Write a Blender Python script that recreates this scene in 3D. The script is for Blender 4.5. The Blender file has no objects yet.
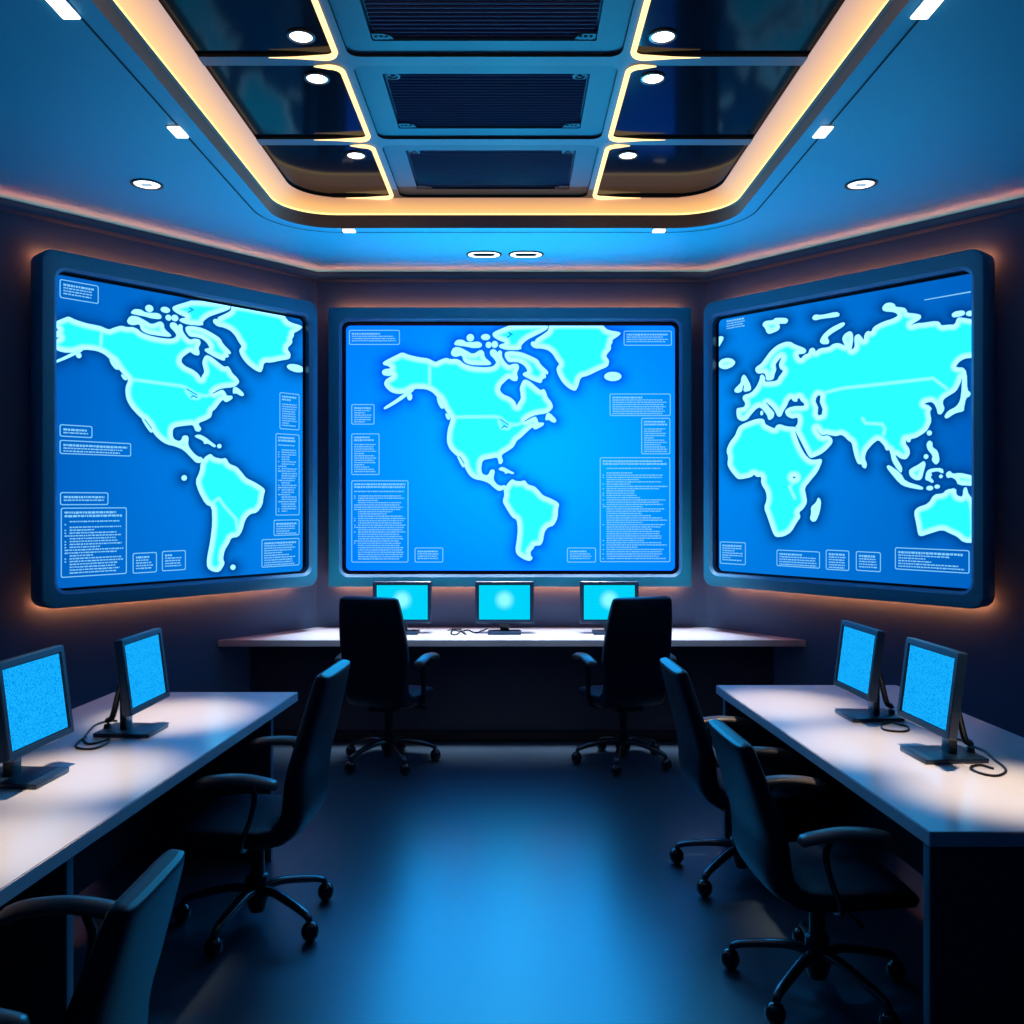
import bpy, bmesh, math, random
import numpy as np
from mathutils import Vector, Matrix
from mathutils.geometry import tessellate_polygon
random.seed(7)
scene = bpy.context.scene
COL = scene.collection
F = 900.0; CX = 512.0; CY = 500.0; H = 1.72       # focal length (px), centre, horizon, eye height
PI = math.pi

# ------------------------------------------------------------------ helpers
def P(px, py, z):
    """point of the level z seen at a photo pixel"""
    D = (H - z) * F / (py - CY)
    return Vector(((px - CX) / F * D, D, z))

class MB:
    def __init__(s): s.v = []; s.f = []; s.m = []
    def add(s, vs, fs, mi=0):
        o = len(s.v)
        s.v += [tuple(p) for p in vs]
        s.f += [tuple(i + o for i in f) for f in fs]
        s.m += [mi] * len(fs)
        return s
    def box(s, x0, x1, y0, y1, z0, z1, bevel=0.0, M=None, mi=0, seg=2):
        bm = bmesh.new()
        bmesh.ops.create_cube(bm, size=1)
        for v in bm.verts:
            v.co = Vector(((x0 + x1) / 2 + v.co.x * (x1 - x0), (y0 + y1) / 2 + v.co.y * (y1 - y0), (z0 + z1) / 2 + v.co.z * (z1 - z0)))
        if bevel: bmesh.ops.bevel(bm, geom=list(bm.edges), offset=bevel, segments=seg, profile=.6, affect='EDGES')
        if M: bm.transform(M)
        return s.bm(bm, mi)
    def bm(s, bm, mi=0):
        bm.verts.ensure_lookup_table(); bm.verts.index_update()
        s.add([v.co for v in bm.verts], [[v.index for v in f.verts] for f in bm.faces], mi)
        bm.free(); return s
    def sphere(s, c, r, sc=(1, 1, 1), mi=0, u=20, v=12):
        bm = bmesh.new(); bmesh.ops.create_uvsphere(bm, u_segments=u, v_segments=v, radius=r)
        for w in bm.verts: w.co = Vector((c[0] + w.co.x * sc[0], c[1] + w.co.y * sc[1], c[2] + w.co.z * sc[2]))
        return s.bm(bm, mi)
    def lathe(s, prof, c=(0, 0, 0), n=28, mi=0):
        vs, fs = [], []
        for r, z in prof:
            for k in range(n):
                a = 2 * PI * k / n
                vs.append((c[0] + r * math.cos(a), c[1] + r * math.sin(a), c[2] + z))
        for i in range(len(prof) - 1):
            for k in range(n):
                fs.append((i * n + k, i * n + (k + 1) % n, (i + 1) * n + (k + 1) % n, (i + 1) * n + k))
        fs.append(tuple(range(n))[::-1]); fs.append(tuple((len(prof) - 1) * n + k for k in range(n)))
        return s.add(vs, fs, mi)
    def tube(s, pts, rad, n=10, flat=(1, 1), mi=0, up=Vector((0, 0, 1)), cap=True):
        pts = [Vector(p) for p in pts]
        rads = rad if isinstance(rad, (list, tuple)) else [rad] * len(pts)
        vs, fs = [], []
        for i, p in enumerate(pts):
            t = (pts[min(i + 1, len(pts) - 1)] - pts[max(i - 1, 0)]).normalized()
            side = t.cross(up)
            if side.length < 1e-3: side = t.cross(Vector((1, 0, 0)))
            side.normalize(); nn = side.cross(t).normalized()
            for k in range(n):
                a = 2 * PI * k / n
                vs.append(p + side * (math.cos(a) * rads[i] * flat[0]) + nn * (math.sin(a) * rads[i] * flat[1]))
        for i in range(len(pts) - 1):
            for k in range(n):
                fs.append((i * n + k, i * n + (k + 1) % n, (i + 1) * n + (k + 1) % n, (i + 1) * n + k))
        if cap:
            fs.append(tuple(range(n))[::-1]); fs.append(tuple((len(pts) - 1) * n + k for k in range(n)))
        return s.add(vs, fs, mi)
    def loops(s, L, closed=True, mi=0):
        """bridge a list of equal-length loops of points"""
        n = len(L[0]); vs = [p for l in L for p in l]; fs = []
        for i in range(len(L) - 1):
            for k in range(n if closed else n - 1):
                fs.append((i * n + k, i * n + (k + 1) % n, (i + 1) * n + (k + 1) % n, (i + 1) * n + k))
        return s.add(vs, fs, mi)
    def fill(s, outer, holes=(), z=None, flip=False, mi=0):
        polys = [[Vector((p[0], p[1], 0)) for p in outer]] + [[Vector((p[0], p[1], 0)) for p in h] for h in holes]
        flat = [p for q in polys for p in q]
        tri = tessellate_polygon(polys)
        return s.add([(p.x, p.y, z) for p in flat], [t[::-1] if flip else t for t in tri], mi)
    def prism(s, poly, z0, z1, mi=0):
        n = len(poly)
        vs = [(p[0], p[1], z0) for p in poly] + [(p[0], p[1], z1) for p in poly]
        fs = [tuple(range(n))[::-1], tuple(range(n, 2 * n))] + [(k, (k + 1) % n, n + (k + 1) % n, n + k) for k in range(n)]
        return s.add(vs, fs, mi)
    def build(s, name, mat, parent=None, smooth=35, fix=True):
        me = bpy.data.meshes.new(name)
        me.from_pydata(s.v, [], s.f)
        mats = mat if isinstance(mat, (list, tuple)) else [mat]
        for m in mats: me.materials.append(m)
        me.polygons.foreach_set('material_index', s.m)
        if fix:
            bm = bmesh.new(); bm.from_mesh(me); bmesh.ops.recalc_face_normals(bm, faces=bm.faces); bm.to_mesh(me); bm.free()
        if smooth:
            me.polygons.foreach_set('use_smooth', [True] * len(me.polygons))
            me.set_sharp_from_angle(angle=math.radians(smooth))
        me.update()
        o = bpy.data.objects.new(name, me); COL.objects.link(o)
        if parent: o.parent = parent
        return o

def catmull(pts, n=6):
    pts = [np.array(p, float) for p in pts]
    out = []
    for i in range(len(pts) - 1):
        p0, p1, p2, p3 = pts[max(i - 1, 0)], pts[i], pts[i + 1], pts[min(i + 2, len(pts) - 1)]
        for k in range(n):
            t = k / n
            out.append(.5 * ((2 * p1) + (p2 - p0) * t + (2 * p0 - 5 * p1 + 4 * p2 - p3) * t * t + (3 * p1 - p0 - 3 * p2 + p3) * t ** 3))
    out.append(pts[-1]); return out

def rrect(x0, x1, y0, y1, r, n=6):
    """rounded rectangle, counter-clockwise; r one radius or four (SW, SE, NE, NW)"""
    rs = r if isinstance(r, (list, tuple)) else [r] * 4
    c = [(x0, y0, 1, 1, PI), (x1, y0, -1, 1, 1.5 * PI), (x1, y1, -1, -1, 0), (x0, y1, 1, -1, .5 * PI)]
    out = []
    for (x, y, sx, sy, a0), rr in zip(c, rs):
        for k in range(n + 1):
            a = a0 + .5 * PI * k / n
            out.append((x + sx * rr + rr * math.cos(a), y + sy * rr + rr * math.sin(a)))
    return out

def tag(o, label=None, cat=None, group=None, kind=None):
    if label: o['label'] = label
    if cat: o['category'] = cat
    if group: o['group'] = group
    if kind: o['kind'] = kind
    return o
def empty(name, loc, rz=0, label=None, cat=None, group=None):
    o = bpy.data.objects.new(name, None); COL.objects.link(o)
    o.location = loc; o.rotation_euler = (0, 0, rz); o.empty_display_size = .1
    return tag(o, label, cat, group)
def children(o): return [c for c in bpy.data.objects if c.parent == o]
def copy_tree(o, parent=None):
    c = o.copy(); COL.objects.link(c); c.parent = parent
    for ch in children(o): copy_tree(ch, c)
    return c

# ------------------------------------------------------------------ materials
def lin(r, g, b):
    f = lambda c: (c / 255 / 12.92) if c / 255 <= .04045 else ((c / 255 + .055) / 1.055) ** 2.4
    return (f(r), f(g), f(b), 1)
def mat(name, col, rough=.5, metal=0., spec=.5, bump=0, bscale=200, var=0, coat=0):
    m = bpy.data.materials.new(name); m.use_nodes = True
    nt = m.node_tree; b = nt.nodes['Principled BSDF']
    b.inputs['Base Color'].default_value = col
    b.inputs['Roughness'].default_value = rough; b.inputs['Metallic'].default_value = metal
    b.inputs['Specular IOR Level'].default_value = spec
    b.inputs['Coat Weight'].default_value = coat
    if bump or var:
        tc = nt.nodes.new('ShaderNodeTexCoord'); nz = nt.nodes.new('ShaderNodeTexNoise')
        nz.inputs['Scale'].default_value = bscale; nz.inputs['Detail'].default_value = 3
        nt.links.new(tc.outputs['Object'], nz.inputs['Vector'])
        if bump:
            bp = nt.nodes.new('ShaderNodeBump'); bp.inputs['Strength'].default_value = bump; bp.inputs['Distance'].default_value = .002
            nt.links.new(nz.outputs['Fac'], bp.inputs['Height']); nt.links.new(bp.outputs['Normal'], b.inputs['Normal'])
        if var:
            mx = nt.nodes.new('ShaderNodeMix'); mx.data_type = 'RGBA'
            mx.inputs[6].default_value = tuple(c * (1 - var) for c in col[:3]) + (1,)
            mx.inputs[7].default_value = tuple(min(1, c * (1 + var)) for c in col[:3]) + (1,)
            nt.links.new(nz.outputs['Fac'], mx.inputs[0]); nt.links.new(mx.outputs[2], b.inputs['Base Color'])
    return m
def emit(name, col, strength, sample=True):
    m = bpy.data.materials.new(name); m.use_nodes = True
    nt = m.node_tree; nt.nodes.clear()
    e = nt.nodes.new('ShaderNodeEmission'); o = nt.nodes.new('ShaderNodeOutputMaterial')
    e.inputs[0].default_value = tuple(col[:3]) + (1,); e.inputs[1].default_value = strength
    nt.links.new(e.outputs[0], o.inputs[0])
    if not sample: m.cycles.emission_sampling = 'NONE'
    return m

M = {}
M['wall'] = mat('wall_paint', (.042, .092, .19, 1), .7, bump=.05, bscale=300)
M['wall_dark'] = mat('rear_wall_paint', (.03, .05, .09, 1), .85, bump=.05, bscale=300)
M['ceiling'] = mat('ceiling_paint', (.045, .44, .62, 1), .5, bump=.03, bscale=300)
M['lip'] = mat('recess_lip_paint', (.22, .17, .16, 1), .6, bump=.03, bscale=300)
def cove_material():  # cove face: LED glow fading upward is put in as emission colour
    m = bpy.data.materials.new('cove_painted_glow'); m.use_nodes = True
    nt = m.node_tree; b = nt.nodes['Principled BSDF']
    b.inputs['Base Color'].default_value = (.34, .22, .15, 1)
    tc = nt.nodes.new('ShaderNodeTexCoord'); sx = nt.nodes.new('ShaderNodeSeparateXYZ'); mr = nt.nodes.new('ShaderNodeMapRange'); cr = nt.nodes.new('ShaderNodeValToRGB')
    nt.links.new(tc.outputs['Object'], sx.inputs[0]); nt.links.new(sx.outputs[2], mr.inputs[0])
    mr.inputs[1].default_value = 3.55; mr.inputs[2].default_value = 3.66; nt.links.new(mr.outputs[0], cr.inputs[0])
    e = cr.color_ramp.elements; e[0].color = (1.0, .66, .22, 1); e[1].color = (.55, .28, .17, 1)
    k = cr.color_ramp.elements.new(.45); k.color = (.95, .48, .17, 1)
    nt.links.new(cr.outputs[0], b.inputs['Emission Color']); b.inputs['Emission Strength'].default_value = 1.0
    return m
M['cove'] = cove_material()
M['groove'] = mat('shadow_gap', (.004, .006, .012, 1), .8, var=.1)
M['floor'] = mat('polished_floor', (.03, .06, .10, 1), .34, spec=1.0, bump=.02, bscale=60)
M['floor'].node_tree.nodes['Principled BSDF'].inputs['IOR'].default_value = 1.75
M['grid'] = mat('ceiling_grid_paint', (.075, .125, .19, 1), .5, bump=.02)
M['gloss'] = mat('smoked_glass_panel', (.004, .009, .018, 1), .10, spec=.05, var=.05)
M['tray'] = mat('vent_tray_paint', (.003, .060, .13, 1), .5, bump=.02)
M['slat'] = mat('vent_slat_paint', (.004, .026, .14, 1), .4, var=.1)
M['frame'] = mat('screen_frame_paint', (.010, .235, .36, 1), .45, bump=.02)
M['frame_edge'] = mat('screen_frame_edge', (.06, .24, .42, 1), .5, var=.05)  # paler than the frame: light on the slanted bevel put into the colour
M['bezel'] = mat('black_bezel', (.002, .004, .014, 1), .35, var=.1)
M['desk'] = mat('white_laminate', (.62, .64, .72, 1), .22, spec=.9, bump=.01, bscale=80)
M['desk_edge'] = mat('desk_edge_band', (.42, .47, .55, 1), .4, var=.03)
M['desk_panel'] = mat('navy_desk_panel', (.012, .02, .045, 1), .55, var=.1)
M['panel_edge'] = mat('panel_lit_edge', (.06, .13, .2, 1), .45, var=.05)  # front edges of the desk panels painted paler as if lit
M['fabric'] = mat('black_leatherette', (.003, .007, .022, 1), .42, spec=.32, bump=.05, bscale=350)
M['pad'] = mat('armrest_pad', (.11, .10, .10, 1), .35, spec=.6, var=.1)
M['plastic'] = mat('black_plastic', (.008, .009, .014, 1), .3, var=.1)
M['leg'] = mat('dark_polished_metal', (.09, .095, .11, 1), .24, metal=.8, var=.1)
M['caster'] = mat('black_rubber', (.006, .006, .01, 1), .12, spec=.7, var=.1)
M['monitor'] = mat('monitor_plastic', (.007, .028, .065, 1), .35, var=.08)
M['monitor_dark'] = mat('monitor_bezel', (.004, .007, .016, 1), .35, var=.08)
M['cable'] = mat('cable_rubber', (.006, .006, .01, 1), .4, var=.1)
M['silver'] = mat('fixture_ring', (.45, .55, .62, 1), .3, metal=.6, var=.05)
M['warm_led'] = emit('warm_led', (1.0, .66, .22), 2.2)
M['strip_led'] = emit('panel_strip_led', (1.0, .64, .27), 2.2)
M['back_led'] = emit('amber_backlight', (1.0, .21, .055), 125)
M['added_crown_led'] = emit('added_crown_led', (1.0, .28, .17), 24)
M['lamp'] = emit('lamp_lens', (1.0, .90, .84), 6)
M['lamp_cool'] = emit('lamp_lens_cool', (.85, .95, 1.0), 3)
M['text'] = emit('screen_text', (.22, .62, 1.0), 1.0, False)

def vc_material():
    m = bpy.data.materials.new('map_display'); m.use_nodes = True
    nt = m.node_tree; nt.nodes.clear()
    a = nt.nodes.new('ShaderNodeAttribute'); a.attribute_name = 'Col'
    e = nt.nodes.new('ShaderNodeEmission'); o = nt.nodes.new('ShaderNodeOutputMaterial')
    nt.links.new(a.outputs['Color'], e.inputs[0]); nt.links.new(e.outputs[0], o.inputs[0])
    m.cycles.emission_sampling = 'NONE'
    return m
M['map'] = vc_material()

def monitor_screen(name, glow):
    m = bpy.data.materials.new(name); m.use_nodes = True
    nt = m.node_tree; nt.nodes.clear(); N = nt.nodes.new; L = nt.links.new
    tc = N('ShaderNodeTexCoord'); e = N('ShaderNodeEmission'); o = N('ShaderNodeOutputMaterial')
    vo = N('ShaderNodeTexVoronoi'); vo.inputs['Scale'].default_value = 170 if not glow else 95
    L(tc.outputs['Object'], vo.inputs['Vector'])
    if glow: vo.inputs['Randomness'].default_value = 0.0
    cr = N('ShaderNodeValToRGB')
    if glow:
        cr.color_ramp.elements[0].color = (0, .86, 1.15, 1); cr.color_ramp.elements[1].color = (0, .52, .80, 1)
    else:
        cr.color_ramp.elements[0].color = (.015, .52, 1.05, 1); cr.color_ramp.elements[1].color = (0, .28, .80, 1)
    cr.color_ramp.elements[0].position = .15; cr.color_ramp.elements[1].position = .75
    L(vo.outputs['Distance'], cr.inputs[0])
    src = cr.outputs[0]
    if glow:
        mp = N('ShaderNodeMapping'); L(tc.outputs['Object'], mp.inputs[0])
        mp.inputs['Location'].default_value = (0, 0, -.245)
        sp = N('ShaderNodeVectorMath'); sp.operation = 'LENGTH'; L(mp.outputs[0], sp.inputs[0])
        mr = N('ShaderNodeMapRange'); mr.inputs[1].default_value = .015; mr.inputs[2].default_value = .085; mr.inputs[3].default_value = .75; mr.inputs[4].default_value = 0
        mr.interpolation_type = 'SMOOTHSTEP'
        L(sp.outputs['Value'], mr.inputs[0])
        mx = N('ShaderNodeMix'); mx.data_type = 'RGBA'; L(mr.outputs[0], mx.inputs[0]); L(src, mx.inputs[6]); mx.inputs[7].default_value = (.35, 1.1, 1.1, 1)
        src = mx.outputs[2]
    L(src, e.inputs[0]); e.inputs[1].default_value = 1.08; L(e.outputs[0], o.inputs[0])
    return m
M['mon_glow'] = monitor_screen('monitor_screen_glowing', True)
M['mon_dots'] = monitor_screen('monitor_screen_speckled', False)

# ------------------------------------------------------------------ camera
cam = bpy.data.cameras.new('camera'); co = bpy.data.objects.new('camera', cam); COL.objects.link(co)
cam.sensor_width = 36; cam.lens = F / 1024 * 36; cam.shift_y = -(512 - CY) / 1024
co.location = (0, 0, H); co.rotation_euler = (PI / 2, 0, 0); cam.clip_start = .05
scene.camera = co
scene.view_settings.view_transform = 'Standard'; scene.view_settings.look = 'None'
w = bpy.data.worlds.new('world'); scene.world = w; w.use_nodes = True
w.node_tree.nodes['Background'].inputs[0].default_value = (.01, .03, .08, 1)
w.node_tree.nodes['Background'].inputs[1].default_value = .3

# ------------------------------------------------------------------ room shell
XB, YB = 1.492, 6.87                       # back wall corners
TH = math.atan2(.759, .651)                # angle of the slanted side walls
tx, ty = -.651, -.759                      # direction of the left slanted wall towards the camera
SL = 2.27
XS, YS = -XB + tx * SL, YB + ty * SL       # where the slanted wall turns parallel
YR = -1.3; ZC = 3.46
room = [(XS, YR), (-XS, YR), (-XS, YS), (XB, YB), (-XB, YB), (XS, YS)]
tag(MB().fill(room, z=0).build('floor', M['floor'], smooth=0, fix=False), kind='structure')
def wall(name, a, b, m='wall', z1=ZC):
    mb = MB(); mb.add([(a[0], a[1], 0), (b[0], b[1], 0), (b[0], b[1], z1), (a[0], a[1], z1)], [(0, 1, 2, 3)])
    return tag(mb.build(name, M[m], smooth=0, fix=False), kind='structure')
wall('wall_back', (-XB, YB), (XB, YB))
wall('wall_left', (XS, YS), (-XB, YB)); wall('wall_right', (XB, YB), (-XS, YS))
wall('wall_left_front', (XS, YR), (XS, YS)); wall('wall_right_front', (-XS, YS), (-XS, YR))
wall('wall_rear', (-XS, YR), (XS, YR), 'wall_dark')

# recess in the ceiling
RX0, RX1, RY0, RY1 = -1.465, 1.385, 3.0, 5.76
ZG = 3.66
def ring(ins, z, n=10, far=None):
    far = ins if far is None else far
    return [(x, y, z) for x, y in rrect(RX0 + ins, RX1 - ins, RY0 + ins, RY1 - far, [.05, .05, .34 - ins * .6, .34 - ins * .6], n)]
tag(MB().fill(room, [[p[:2] for p in ring(0, 0)]], z=ZC).build('ceiling', M['ceiling'], smooth=0, fix=False), kind='structure')
mb = MB().loops([ring(0, ZC), ring(0.0, 3.535), ring(.012, 3.54)])
tag(mb.build('trim_1', M['lip'], smooth=40, fix=False), kind='structure')
mb = MB().loops([ring(.012, 3.54), ring(.012, 3.552)])
cl = empty('cove_light', (0, RY1, ZC), 0, 'amber cove light running around the ceiling recess edge', 'ceiling light')
cl2 = mb.build('led_strip', M['warm_led'], cl, smooth=0, fix=False); cl2.matrix_parent_inverse = Matrix.Translation((0, -RY1, -ZC))
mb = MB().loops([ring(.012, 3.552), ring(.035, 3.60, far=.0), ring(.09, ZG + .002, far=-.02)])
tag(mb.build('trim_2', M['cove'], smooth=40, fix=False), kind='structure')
# shadow gap line in the soffit
def gring(o, z, wd):
    return [(x, y, z) for x, y in rrect(RX0 - o, RX1 + o, RY0 - .5, RY1 + o, [.05, .05, .36 + o, .36 + o], 10)]
mb = MB().loops([gring(.082, ZC - .002, 0), gring(.092, ZC - .002, 0)])
tag(mb.build('trim_3', M['groove'], smooth=0, fix=False), kind='structure')

# ledge and hidden strip added to warm the ceiling along the screen walls
crown = empty('added_edge_light', (0, YB, 3.42), 0, 'added ledge hiding a warm strip that lights the ceiling edge', 'ceiling light')
def offs(d, z):
    nx, ny = .759, -.651
    t_ = d * math.tan((PI / 2 - math.atan2(.759, .651)) / 2) if False else d * (1 - ny * -1 if False else 0)
    k_ = d * (1 + ny) / nx if False else d * math.tan(.5 * math.atan2(.759, .651))
    xs = -XB + k_
    return [(XS + nx * d, YS + ny * d - YB, z - 3.42), (xs, -d, z - 3.42), (-xs, -d, z - 3.42), (-XS - nx * d, YS + ny * d - YB, z - 3.42)]
MB().loops([offs(.001, 3.385), offs(.046, 3.398), offs(.050, 3.402), offs(.050, 3.418), offs(.046, 3.418), offs(.040, 3.400), offs(.001, 3.393)], closed=False).build('ledge', M['wall'], crown, 0)
MB().loops([offs(.004, 3.396), offs(.004, 3.414)], closed=False).build('led_strip', M['added_crown_led'], crown, 0, fix=False)
# grid with nine openings
rows = [(3.10, 3.94), (4.02, 4.84), (4.92, 5.77)]
cols = [(-1.56, -.765), (-.715, .478), (.525, 1.48)]
holes = []
for (y0, y1) in rows:
    for ci, (x0, x1) in enumerate(cols):
        holes.append((ci, rrect(x0, x1, y0, y1, .055, 5)))
mb = MB().fill([(-1.62, 2.9), (1.54, 2.9), (1.54, 5.9), (-1.62, 5.9)], [h for c, h in holes], z=ZG)
for c, h in holes:
    mb.loops([[(x, y, ZG) for x, y in h], [(x, y, ZG + .018) for x, y in h]], mi=1)
tag(mb.build('trim_4', [M['grid'], M['groove']], smooth=0, fix=False), kind='structure')

def led_edge(x0, x1, y0, y1, inner):
    """strip along the inner side of a glass panel, turning its two rounded corners"""
    r = .055; s = 1 if inner > 0 else -1; xe = x1 if inner > 0 else x0
    pts = [(xe - s * .30, y1), (xe - s * .18, y1)]
    for k in range(7):
        a = .5 * PI * k / 6; pts.append((xe - s * r + s * r * math.sin(a), y1 - r + r * math.cos(a)))
    for k in range(7):
        a = .5 * PI * k / 6; pts.append((xe - s * r + s * r * math.cos(a), y0 + r - r * math.sin(a)))
    pts.append((xe - s * .12, y0))
    rad = [.0015, .005] + [.013] * 14 + [.002]
    return pts, rad
rname = ['nearest', 'middle', 'farthest']
def downlight(x, y, z, label, group, rr=.05, ring_m='plastic', lens_m='lamp', rz=0, grille=False):
    d = empty('recessed_downlight', (x, y, z), rz, label, 'ceiling light', group)
    mbr = MB(); n = 28
    L = []
    for (r, dz) in ((rr * 1.28, .002), (rr * 1.26, -.006), (rr * 1.05, -.007), (rr, -.001)):
        L.append([(r * math.cos(2 * PI * k / n), r * math.sin(2 * PI * k / n), dz) for k in range(n)])
    mbr.loops(L).build('trim_ring', M[ring_m], d, fix=False)
    mbl = MB().lathe([(rr, -.001), (rr * .97, -.004)], n=28); mbl.build('lens', M[lens_m], d)
    if grille:
        g = MB()
        for k in range(3): g.box(-.03, .03, -.022 + k * .017, -.014 + k * .017, -.008, -.004, .001)
        g.build('grille', M['silver'], d)
    return d
for ri, (y0, y1) in enumerate(rows):
    for side, ci in ((-1, 0), (1, 2)):
        x0, x1 = cols[ci]; sn = 'left' if side < 0 else 'right'
        xa, xb = (x0 + .12, x1) if side < 0 else (x0, x1 - .12)
        pan = empty('ceiling_panel', ((xa + xb) / 2, (y0 + y1) / 2, ZG + .014), 0,
                    f'{rname[ri]} glossy black glass ceiling panel in the {sn} column of the lit recess', 'ceiling panel', f'glossy panels of the {sn} ceiling column')
        loc = pan.location
        g = rrect(xa + .0 - loc.x, xb - loc.x, y0 - loc.y, y1 - loc.y, .055, 5)
        MB().prism(g, 0, .02).build('glass_sheet', M['gloss'], pan, smooth=0)
        pts, rad = led_edge(x0, x1, y0, y1, -side)
        MB().tube([(x - loc.x, y - loc.y, ZG - .004 - loc.z) for x, y in pts], rad, n=8).build('led_strip', M['strip_led'], pan)
    x0, x1 = cols[1]
    v = empty('ceiling_vent', ((x0 + x1) / 2, (y0 + y1) / 2, ZG + .014), 0, f'{rname[ri]} navy ventilation grille tray in the centre ceiling column', 'ceiling vent', 'ventilation trays of the ceiling recess')
    hw, hd = (x1 - x0) / 2, (y1 - y0) / 2
    gw, gd = hw * .80, hd * .74
    MB().fill(rrect(-hw, hw, -hd, hd, .055, 5), [rrect(-gw, gw, -gd, gd, .01, 2)], z=0).loops(
        [[(x, y, 0) for x, y in rrect(-gw, gw, -gd, gd, .01, 2)], [(x, y, .03) for x, y in rrect(-gw, gw, -gd, gd, .01, 2)]]).build('tray', M['tray'], v, smooth=0, fix=False)
    gm = MB(); gm.box(-gw, gw, -gd, gd, .032, .036)
    ns = 20
    for k in range(ns):
        yy = -gd + (k + .5) * 2 * gd / ns
        gm.box(-gw + .01, gw - .01, yy - .008, yy + .008, .012, .026, .002, Matrix.Translation((0, yy, .02)) @ Matrix.Rotation(.35, 4, 'X') @ Matrix.Translation((0, -yy, -.02)), seg=1)
    gm.build('grille', M['slat'], v)
    for sx in (-1, 1):
        for sy in (-1, 1):
            b = MB()
            cxx, cyy = sx * (gw - .045), sy * (gd - .038)
            if sy < 0:
                b.lathe([(.035, .02), (.034, .006), (.024, .004), (.022, .010)], (cxx, cyy, 0), 20); b.sphere((cxx, cyy, .008), .012, (1, 1, .5))
            else:
                b.prism([(cxx + sx * .04, cyy + .034), (cxx - sx * .05, cyy + .034), (cxx - sx * .035, cyy + .002), (cxx - sx * .01, cyy - .012), (cxx + sx * .04, cyy - .012)], .004, .016)
                for q in range(3): b.box(cxx - .03 + q * .022, cxx - .018 + q * .022, cyy + .006, cyy + .026, -.001, .004)
            b.build('corner_fastener', M['tray'], v)
for (px, py, sn, ri) in ((301, 36, 'left', 0), (317, 78, 'left', 1), (356, 155, 'left', 2), (663, 36, 'right', 0), (653, 78, 'right', 1), (628, 155, 'right', 2)):
    zz = ZG + .013; D = (zz - H) * F / (CY - py); 
    downlight((px - CX) / F * D, D, zz, f'small round white downlight in the {rname[ri]} glossy panel of the {sn} column', 'downlights in the glossy ceiling panels', .046, 'plastic')
for (px, py, sn) in ((147, 184, 'left'), (861, 184, 'right')):
    D = (ZC - H) * F / (CY - py)
    downlight((px - CX) / F * D, D, ZC, f'round black rimmed downlight in the blue soffit above the {sn} map screen', 'soffit downlights', .068, 'plastic', 'lamp_cool', grille=True)
def square_light(px, py, label, a, b):
    D = (ZC - H) * F / (CY - py)
    d = empty('soffit_light', ((px - CX) / F * D, D, ZC), 0, label, 'ceiling light', 'small square lights along the soffit groove')
    MB().box(-a - .006, a + .006, -b - .006, b + .006, -.004, .03, .001).build('housing', M['silver'], d)
    MB().box(-a, a, -b, b, -.009, -.003, .001).build('lens', M['lamp'], d)
for px, py, l, a, b in ((62, 6, 'white rectangular soffit light nearest the camera on the left groove', .03, .07), (178, 131, 'white rectangular soffit light halfway along the left groove', .028, .06),
                  (349, 230, 'tiny white soffit light at the far end left of centre', .038, .03), (659, 230, 'tiny white soffit light at the far end right of centre', .038, .03),
                  (823, 131, 'white rectangular soffit light halfway along the right groove', .028, .06), (928, 6, 'white rectangular soffit light nearest the camera on the right groove', .03, .07)):
    square_light(px, py, l, a, b)
for px, sn in ((484, 'left'), (526, 'right')):
    D = (ZC - H) * F / (CY - 254)
    d = empty('oval_light', ((px - CX) / F * D, D, ZC), 0, f'{sn} one of the two oval ring lights above the centre screen', 'ceiling light', 'oval ring lights above the centre screen')
    def st(a, b, z): return [(x, y, z) for x, y in rrect(-a, a, -b, b, b * .999, 8)]
    MB().loops([st(.125, .085, .001), st(.124, .083, -.006), st(.112, .072, -.007)]).build('outer_rim', M['plastic'], d, fix=False)
    MB().loops([st(.112, .072, -.006), st(.080, .040, -.006)]).build('lens', M['lamp_cool'], d, fix=False)
    MB().loops([st(.080, .040, -.006), st(.07, .03, .0), st(.001, .0005, .0)]).build('centre_plate', M['plastic'], d, fix=False)

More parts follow.
